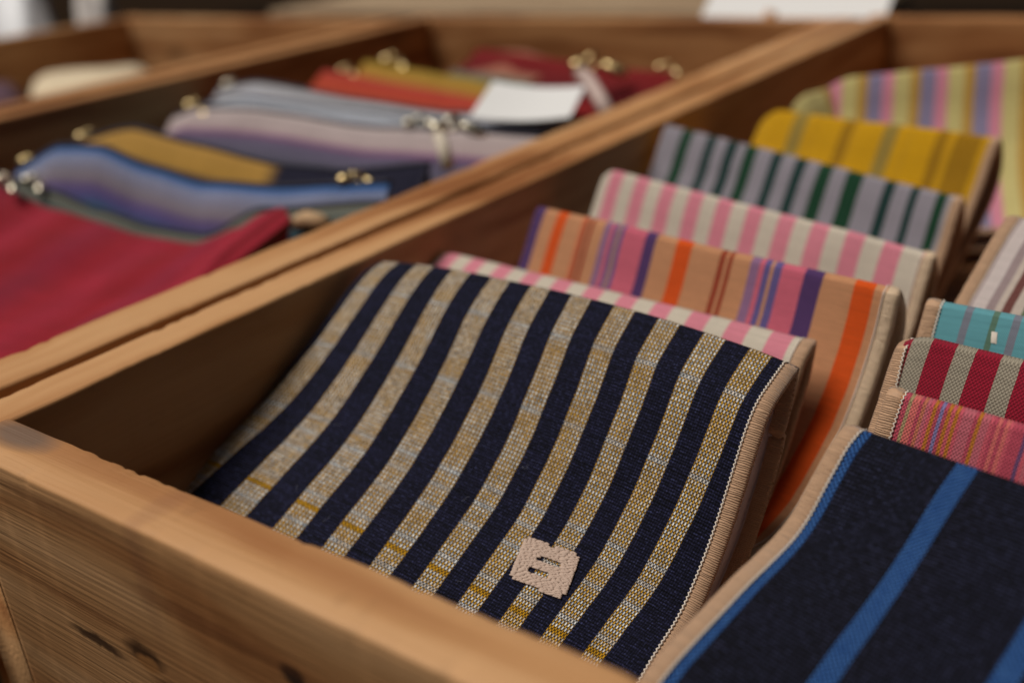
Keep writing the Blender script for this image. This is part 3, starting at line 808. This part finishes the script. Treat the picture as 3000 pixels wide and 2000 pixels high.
for r in range(R_):
    c = 0
    while c < K_:
        if PATCH[r][c] == '#':
            c2_ = c
            while c2_ < K_ and PATCH[r][c2_] == '#': c2_ += 1
            # satin stitches: short fat threads laid across the patch, three per row
            for sub in range(3):
                b = (r + 0.17 + 0.33 * sub) / R_
                x = c - random.uniform(0, 0.25)
                while x < c2_:
                    l = random.choice((1.1, 1.6, 2.3)); x1 = min(x + l, c2_ + random.uniform(0, .2))
                    pts = []
                    for k in range(4):
                        a = (x + (x1 - x) * k / 3) / K_
                        p, N = patch_pos(a, b + random.uniform(-0.004, 0.004)); pts.append(p + N * (0.0002 + 0.0002 * math.sin(PI * (k + .5) / 4)))
                    mt.tube(pts, [0.00018, 0.00025, 0.00025, 0.00018], 6)
                    x = x1
            c = c2_
        else: c += 1
PATCHM = plain('beige_embroidery_thread', lin(196, 174, 160), 0.7, 0.2, 0.0001, 3000)
mt.build('woven_patch', PATCHM, navy_root)
# lint caught on the weave
mt = MB()
for _ in range(13):
    x, u = random.uniform(0.06, 0.95), random.uniform(0.05, 0.85); a = random.uniform(0, 2 * PI); pts = []
    l = random.uniform(0.0015, 0.0035)
    for k in range(7):
        xx = x + math.cos(a) * l * k / 6 / navy.W; uu = u + math.sin(a) * l * k / 6 / navy.L; a += random.uniform(-0.2, 0.2)
        N, _, _ = navy.frame(min(xx, .99), min(uu, .98)); pts.append(navy.pos(min(xx, .99), min(uu, .98)) + N * (T / 2 + 0.0003 + 0.0006 * math.sin(PI * k / 6)))
    mt.tube(pts, 0.000025, 4)
lo = mt.build('lint', plain('lint_fibre', lin(150, 154, 176), 0.8, 0.2, 0), navy_root); lo['kind'] = 'stuff'
# the small white mark woven into the teal pouch
mk = MB(); mx, mu = find_param(teal, 2925, 995); rows = []
for j in range(5):
    r = []
    for i in range(5):
        N, _, _ = teal.frame(mx, mu); r.append(teal.pos(mx + (i - 2) * 0.0026 + (j - 2) * 0.001, mu + (j - 2) * 0.008) + N * (T / 2 + 0.0003 - 0.0001 * ((i - 2) ** 2 + (j - 2) ** 2) * 0.3))
    rows.append(r)
mk.grid(rows); mk.build('woven_mark', THREAD, teal_root)

# ------------------------------------------------------------------ zip bags in the middle crate
GOLD = plain('brass', (0.78, 0.60, 0.30), 0.30, 0.5, 0.0, 300, metal=1.0, heather=0.05)
SILV = plain('pale_brass', (0.72, 0.66, 0.52), 0.30, 0.5, 0.0, 300, metal=1.0, heather=0.05)
ZTAPE = plain('zip_tape_cloth', lin(60, 60, 70), 0.85, 0.1, 0.0002, 1500)

def zip_pull(parent, P, s=1.0, mat=None, rot=0.0):
    """slider > body, ring and tab in one metal part"""
    mat = mat or GOLD; mb_ = MB(); ca, sa = math.cos(rot), math.sin(rot)
    X = Vector((ca, sa, 0)); Y = Vector((-sa, ca, 0)); Z = Vector((0, 0, 1))
    mb_.blob(P + Z * 0.003 * s, (X * 0.0048 * s, Y * 0.0032 * s, Z * 0.0028 * s), 14, 8)
    rpts = [P + X * (0.006 * s) + (X * math.cos(t) * 0.0042 + (Z * 0.8 + Y * -0.6) * math.sin(t) * 0.0042) * s + Z * 0.003 * s for t in [2 * PI * k / 20 for k in range(21)]]
    mb_.tube(rpts, 0.0011 * s, 8, caps=False)
    d = (X * 0.55 - Y * 0.75 - Z * 0.35).normalized(); q = P + X * 0.010 * s + Z * 0.002 * s
    mb_.tube([q + d * 0.014 * s * k / 6 for k in range(7)], [0.0013 * s, 0.0022 * s, 0.0026 * s, 0.0026 * s, 0.0026 * s, 0.0022 * s, 0.0010 * s], 10)
    return mb_.build('zip_pull', mat, parent)

def zip_bag(label, A, B, ridge_px, mat, lean=38, L=0.12, seed=0, gap=0.010, pulls=(), wr=0.0015, prof=None, curve=0.0, tape=True):
    """a flat zip bag leaning back; its opening follows ridge_px read on the upright plane through A and B"""
    e = B - A; nrm = Vector((-e.y, e.x, 0)).normalized()
    keys = []
    for px, py in ridge_px:
        X = on_plane(px, py, A, nrm); t = (X - A).dot(e) / e.length_squared; keys.append((t, X.z - (A.z + (B.z - A.z) * t)))
    keys.sort()
    def rf(x):
        if x <= keys[0][0]: return keys[0][1]
        if x >= keys[-1][0]: return keys[-1][1]
        for (a, za), (b, zb) in zip(keys, keys[1:]):
            if x <= b:
                f = (x - a) / (b - a); f = f * f * (3 - 2 * f) * 0.5 + f * 0.5; return za + (zb - za) * f
    a = math.radians(lean)
    pr_ = prof or [(0, 0), (0.003, -0.0005), (0.008, -0.008 * math.sin(a) - 0.001), (L * 0.3 * math.cos(a), -L * 0.3 * math.sin(a)), (L * math.cos(a), -L * math.sin(a))]
    sh = Sheet(A, B, pr_, pr_, gap0=gap, gap1=gap * 0.7, seed=seed, wrinkle=wr, ridge=rf); sh.rdecay = 0.15
    root = thing('zip_bag', label, 'zip bag', 'flat zip bags in the middle crate')
    nx, nu = 90, 60; us = [math.copysign(abs(-1 + 2 * k / nu) ** 1.3, -1 + 2 * k / nu) for k in range(nu + 1)]
    rows = []; uvr = []
    for u in us:
        row = []; uvx = []
        for k in range(nx + 1):
            x = k / nx
            p = sh.pos(x, u)
            row.append(p); uvx.append((x * sh.W, abs(u) * L))
        # close the two ends with a rounded seam
        rows.append(row); uvr.append(uvx)
    mb_ = MB(); mb_.grid(rows, uvr)
    # end caps: bridge front to back at both ends
    n_ = len(us); nc = nx + 1
    for i in range(n_ // 2):
        j = n_ - 1 - i
        for col_, flip in ((0, False), (nx, True)):
            a_, b_, c_, d_ = i * nc + col_, (i + 1) * nc + col_, (j - 1) * nc + col_, j * nc + col_
            if b_ == c_: mb_.f.append((a_, b_, d_) if flip else (d_, b_, a_)); continue
            mb_.f.append((a_, b_, c_, d_) if flip else (d_, c_, b_, a_))
    mb_.build('bag_body', mat, root)
    if tape:
        mt = MB(); mt.tube([sh.pos(k / 60, 0.0) + Vector((0, 0, 0.0006)) for k in range(61)], 0.0014, 6); mt.build('zip', ZTAPE, root)
    for q in pulls:
        x = q[0]; P = sh.pos(x, 0.0); zip_pull(root, P + Vector((0, 0, 0.0005)), q[1] * 0.72, q[2] if len(q) > 2 else GOLD, q[3] if len(q) > 3 else 0.3)
    return root, sh

def vstripes(name, L, st, f=0.6, **k):
    return fabric(name, st, W=L * f, along='V', pitch=(0.0007, 0.0007), gap=0.1, soft=1, **k)
ZX = -0.006
def zb(a, b, z=ZX): return at(a[0], a[1], z), at(b[0], b[1], z)
# far to near
DR = lin(128, 20, 22)
A, B = zb((1410, 160), (1990, 235)); zip_bag('dark red bag lying at the back of the middle crate', A, B, [(1410, 145), (1650, 178), (1990, 222)], vstripes('dark_red_cloth', 0.1, [(0, DR), (0.5, lin(90, 14, 22)), (0.6, DR)]), lean=30, L=0.10, seed=21, pulls=[(0.93, 1.0, GOLD)], tape=False)
A, B = zb((1450, 165), (1660, 205), -0.010); zip_bag('dusty pink bag on top of the dark red one at the back', A, B, [(1450, 148), (1540, 150), (1660, 190)], vstripes('dusty_pink_cloth', 0.1, [(0, lin(168, 112, 90)), (1, lin(160, 96, 80))]), lean=14, L=0.05, wr=0.0005, gap=0.006, seed=22, tape=False)
A, B = zb((1330, 205), (1560, 235)); zip_bag('grey teal bag behind the white card', A, B, [(1330, 205), (1560, 235)], vstripes('grey_teal_cloth', 0.1, [(0, lin(110, 112, 98)), (1, lin(80, 92, 86))]), lean=38, L=0.08, seed=23, tape=False)
A, B = zb((1075, 185), (1480, 250)); zip_bag('olive yellow bag with a large brass pull', A, B, [(1075, 180), (1250, 210), (1480, 250)], vstripes('olive_cloth', 0.1, [(0, lin(160, 138, 50)), (0.25, lin(176, 118, 50)), (1, lin(150, 100, 50))]), lean=38, L=0.10, seed=24, pulls=[(0.17, 1.5, GOLD)], tape=False)
A, B = zb((950, 205), (1790, 345)); zip_bag('red orange bag in front of the olive one', A, B, [(950, 205), (1200, 255), (1400, 290), (1790, 345)], vstripes('red_orange_cloth', 0.1, [(0, lin(176, 60, 52)), (0.22, lin(176, 66, 40)), (1, lin(160, 56, 36))]), lean=36, L=0.12, seed=25, pulls=[(0.09, 1.0, GOLD)], tape=False)
A, B = zb((640, 235), (1690, 355)); zip_bag('pale blue and white striped bag under the white card', A, B, [(640, 262), (760, 242), (1000, 285), (1300, 330), (1690, 350)], vstripes('pale_blue_cloth', 0.12, [(0, lin(168, 170, 176)), (0.12, lin(184, 184, 192)), (0.22, lin(150, 166, 200)), (0.30, lin(140, 150, 176)), (0.36, lin(96, 112, 140)), (0.5, lin(110, 140, 150)), (1, lin(100, 120, 120))]), lean=40, L=0.12, seed=26, pulls=[(0.03, 1.2, SILV)])
A, B = zb((510, 330), (1590, 412)); zip_bag('lavender and blush striped bag with a plum line', A, B, [(510, 345), (580, 318), (760, 322), (1100, 372), (1590, 402)], vstripes('lavender_blush_cloth', 0.12, [(0, lin(190, 178, 178)), (0.19, lin(186, 168, 170)), (0.235, lin(132, 84, 124)), (0.27, lin(104, 94, 122)), (0.40, lin(92, 90, 110)), (0.5, lin(74, 72, 92)), (1, lin(92, 84, 90))]), lean=42, L=0.13, seed=27, pulls=[(0.06, 1.3, GOLD), (0.70, 1.2, SILV, 1.2)])
A, B = zb((225, 425), (1265, 505)); zip_bag('black navy bag with a broad mustard band', A, B, [(225, 420), (400, 380), (560, 425), (800, 480), (1000, 500), (1265, 485)], vstripes('navy_mustard_cloth', 0.12, [(0, lin(52, 50, 62)), (0.03, lin(184, 142, 70)), (0.21, lin(180, 138, 62)), (0.27, lin(34, 30, 50)), (1, lin(24, 24, 44))], xlimit=(0.145, lin(26, 26, 48))), lean=42, L=0.12, seed=28, pulls=[(0.03, 1.1, GOLD, 1.0)])
A, B = zb((60, 480), (1150, 560)); zip_bag('blue, lavender and teal banded bag behind the red one', A, B, [(60, 500), (180, 430), (300, 432), (430, 485), (600, 535), (800, 552), (1000, 548), (1150, 540)], vstripes('blue_lavender_cloth', 0.12, [(0, lin(30, 76, 130)), (0.05, lin(44, 96, 160)), (0.13, lin(140, 150, 184)), (0.32, lin(150, 140, 152)), (0.40, lin(118, 100, 150)), (0.50, lin(86, 84, 146)), (0.60, lin(44, 96, 122)), (0.8, lin(60, 110, 130)), (1, lin(50, 90, 110))], f=0.42), lean=62, L=0.12, seed=29, pulls=[(0.02, 1.2, GOLD), (0.9, 1.1, GOLD, 0.9)])
A, B = zb((600, 290), (1650, 388)); zip_bag('steel blue bag with a white line, between the pale blue and the plum lined bag', A, B, [(600, 305), (700, 290), (860, 300), (1000, 322), (1300, 358), (1650, 385)], vstripes('steel_blue_cloth', 0.12, [(0, lin(120, 140, 176)), (0.05, lin(196, 200, 208)), (0.14, lin(150, 160, 184)), (0.2, lin(84, 120, 140)), (0.3, lin(120, 126, 150)), (1, lin(80, 90, 110))]), lean=45, L=0.11, seed=33)
A, B = zb((-20, 500), (1130, 590), -0.006); zip_bag('thin grey green bag squeezed between the blue banded and the red bag', A, B, [(-20, 512), (150, 560), (300, 622), (450, 672), (600, 694), (780, 622), (1130, 600)], vstripes('grey_green_cloth', 0.12, [(0, lin(112, 112, 100)), (0.1, lin(96, 104, 100)), (0.2, lin(40, 90, 110)), (1, lin(60, 80, 90))]), lean=60, L=0.10, seed=34, pulls=[(0.10, 1.1, SILV)], gap=0.006)
# big red bag at the front
RED = lin(160, 34, 56)
redm = fabric('red_cloth', [(0, RED), (0.3, lin(148, 20, 36)), (0.55, lin(144, 32, 56)), (0.8, lin(156, 26, 44)), (1, RED)], W=0.4, soft=1, repeat=6.3, pitch=(0.0008, 0.0008), gap=0.15, heather=0.45, slub=0.2)
A = at(-150, 512, 0.0); B = at(845, 598, -0.006)
prr = profile_from(B, B - A, [(845, 598), (740, 690), (640, 775), (520, 850), (400, 935), (330, 970)]); prr[0] = (0, 0)
prr = extend(prr, 0.19, 14)
zip_bag('large plain red bag filling the front of the middle crate', A, B, [(-150, 470), (0, 540), (150, 610), (400, 690), (560, 706), (690, 664), (770, 618), (820, 602), (838, 606), (848, 640)], redm, seed=30, gap=0.018, wr=0.0040, prof=prr, L=0.19, tape=False, pulls=[(0.17, 1.1, SILV)])
# beige strap end sticking up between the bags and the board
def strap(label, pts, r, mat):
    mt = MB(); mt.tube(pts, r, 10); o = mt.build('strap_end', mat); tag(o, label, 'strap', 'strap ends between the bags'); return o
BSTR = plain('beige_webbing', lin(196, 164, 128), 0.8, 0.2, 0.0003, 1200)
strap('beige strap end curling beside the red bag', [at(870, 655, -0.016), at(900, 640, -0.012), at(935, 648, -0.013), at(960, 665, -0.016)], 0.0035, BSTR)
strap('pale strap end with a ring beside the white card', [at(1700, 215, 0.001), at(1725, 235, 0.001), at(1755, 285, -0.001), at(1780, 330, -0.006)], 0.0042, plain('pale_webbing', lin(196, 176, 170), 0.7))
strap('pale strap end with a ring standing by the board beside the plum lined bag', [at(1285, 392, 0.004), at(1298, 430, 0.002), at(1312, 490, -0.006)], 0.0032, plain('cream_webbing', lin(206, 196, 180), 0.7))
zz = thing('key_ring', 'small brass ring standing near the board beside the plum lined bag', 'ring', 'brass rings on strap ends'); zip_pull(zz, at(1288, 392, 0.004), 1.1, SILV, 1.3)
zz = thing('key_ring', 'small brass ring standing up beside the white card', 'ring', 'brass rings on strap ends'); zip_pull(zz, at(1700, 210, 0.002), 1.4, GOLD, 1.1)

# white card in the middle crate
def card(label, corners, thick=0.0006, bend=0.0):
    a, b, c, d = corners; n_ = 14; mt = MB()
    nrm = (b - a).cross(d - a).normalized()
    for off in (0, thick):
        rows = [[a.lerp(b, i / n_).lerp(d.lerp(c, i / n_), j / 6) + nrm * (off + bend * math.sin(PI * i / n_)) for i in range(n_ + 1)] for j in range(7)]
        mt.grid(rows)
    # rim
    nn = n_ + 1; tot = nn * 7
    ring = [i for i in range(nn)] + [nn * j + n_ for j in range(1, 7)] + [nn * 6 + i for i in range(n_ - 1, -1, -1)] + [nn * j for j in range(5, 0, -1)]
    for p, q in zip(ring, ring[1:] + ring[:1]): mt.f.append((p, q, q + tot, p + tot))
    o = mt.build('paper_card', CARDM, smooth=False); tag(o, label, 'card', 'blank white cards'); return o
CARDM = plain('white_card', (0.80, 0.81, 0.82), 0.7, 0.2, 0.00003, 500, heather=0.03)
card('white paper card lying over the pale blue bag in the middle crate', [at(1445, 238, 0.004), at(1715, 252, 0.004), at(1670, 342, 0.004), at(1375, 342, 0.004)], bend=0.002)

# ------------------------------------------------------------------ background
TAN_W = wood('grey_tan_plank_wood', (0.42, 0.31, 0.20), (0.34, 0.235, 0.145), (0.22, 0.14, 0.08), seed=8.2, knots=False).mat
p = board('shelf_plank', 0.66, 0.16, 0.016, TAN_W, None, (-0.93, 0.815), 0, 15, nseg=60, z0=0.001)
tag(p, 'wide grey tan plank lying behind the crates', 'plank')
P0, P1 = at(2060, 55, 0.0), at(2595, 62, 0.0)
yb = 0.803
def yb_at(px, py): return on_plane(px, py, Vector((0, yb, 0)), Vector((0, 1, 0)))
a, b = yb_at(2055, 52), yb_at(2592, 58)
card('white price card standing on the back corner of the front crate', [a, b, b + Vector((0, 0.06, 0.05)), a + Vector((0, 0.06, 0.05))])
pg = MB(); q = yb_at(2285, 45) + Vector((0, -0.012, 0)); pg.tube([q + Vector((-0.006 + 0.002 * k, 0, -0.006 + 0.005 * k)) for k in range(3)], 0.005, 8)
o = pg.build('wooden_peg', plain('pale_wood_peg', lin(206, 170, 140), 0.7)); tag(o, 'small pale wooden peg clipped in front of the white price card', 'peg')

# cream cloth in the far crate
def lump(name, label, cat, pts, z, mat, hgt=0.02, seed=0, depth=0.03, group=None):
    """soft folded cloth: a rounded pad over the outline of four corners"""
    a, b, c, d = [at(x, y, z) for x, y in pts]; n_ = 26; mt = MB(); rows = []
    for j in range(n_ + 1):
        r = []
        for i in range(n_ + 1):
            s, t = i / n_, j / n_
            p_ = a.lerp(b, s).lerp(d.lerp(c, s), t)
            k = (max(0, 1 - (2 * s - 1) ** 6) * max(0, 1 - (2 * t - 1) ** 6)) ** 0.5
            r.append(p_ + Vector((0, 0, -depth + (depth + hgt * (0.6 + 0.8 * noise.noise(Vector((s * 2.5 + seed, t * 2.5, seed))))) * k)))
        rows.append(r)
    mt.grid(rows); o = mt.build(name, mat); tag(o, label, cat, group); return o
lump('folded_cloth', 'cream folded cloth lying in the far left crate', 'cloth', [(60, 330), (440, 240), (470, 175), (60, 205)], -0.035, plain('cream_cloth', lin(216, 200, 172), 0.9, 0.1, 0.0004, 400), 0.006, 3, 0.05)
lump('folded_cloth', 'dark mauve cloth at the left border below the cream cloth', 'cloth', [(-150, 340), (90, 300), (60, 240), (-150, 260)], -0.04, plain('mauve_cloth', lin(96, 74, 86), 0.9, 0.1, 0.0004, 400), 0.01, 5, 0.05)
WCL = plain('white_paper_bag', (0.78, 0.80, 0.84), 0.7, 0.2, 0.0002, 200, heather=0.05)
lump('paper_bag', 'large white paper bag beyond the far left crate', 'bag', [(-260, 130), (110, 66), (140, -60), (-260, -60)], 0.0, WCL, 0.06, 7, 0.14, 'white paper bags')
lump('paper_bag', 'small greyish white paper bag right of the large white one', 'bag', [(205, 62), (325, 46), (330, -40), (215, -40)], 0.0, plain('grey_white_bag', (0.56, 0.52, 0.50), 0.7), 0.03, 9, 0.14, 'white paper bags')

# table and ground
TB = plain('charcoal_table_cloth', (0.012, 0.009, 0.007), 1.0, 0.0, 0.0004, 300)
o = panel_box('table_surface', -2.2, 1.2, -0.5, 1.9, -DEPTH - 0.03, -DEPTH - 0.0005, TB, None); tag(o, None, None, kind='structure')
GRD = plain('dark_paving', (0.022, 0.014, 0.009), 1.0, 0.0, 0.002, 30)
o = new_obj('ground', [(-60, -60, -0.95), (60, -60, -0.95), (60, 60, -0.95), (-60, 60, -0.95)], [(0, 1, 2, 3)], GRD, smooth=False); tag(o, None, None, kind='structure')
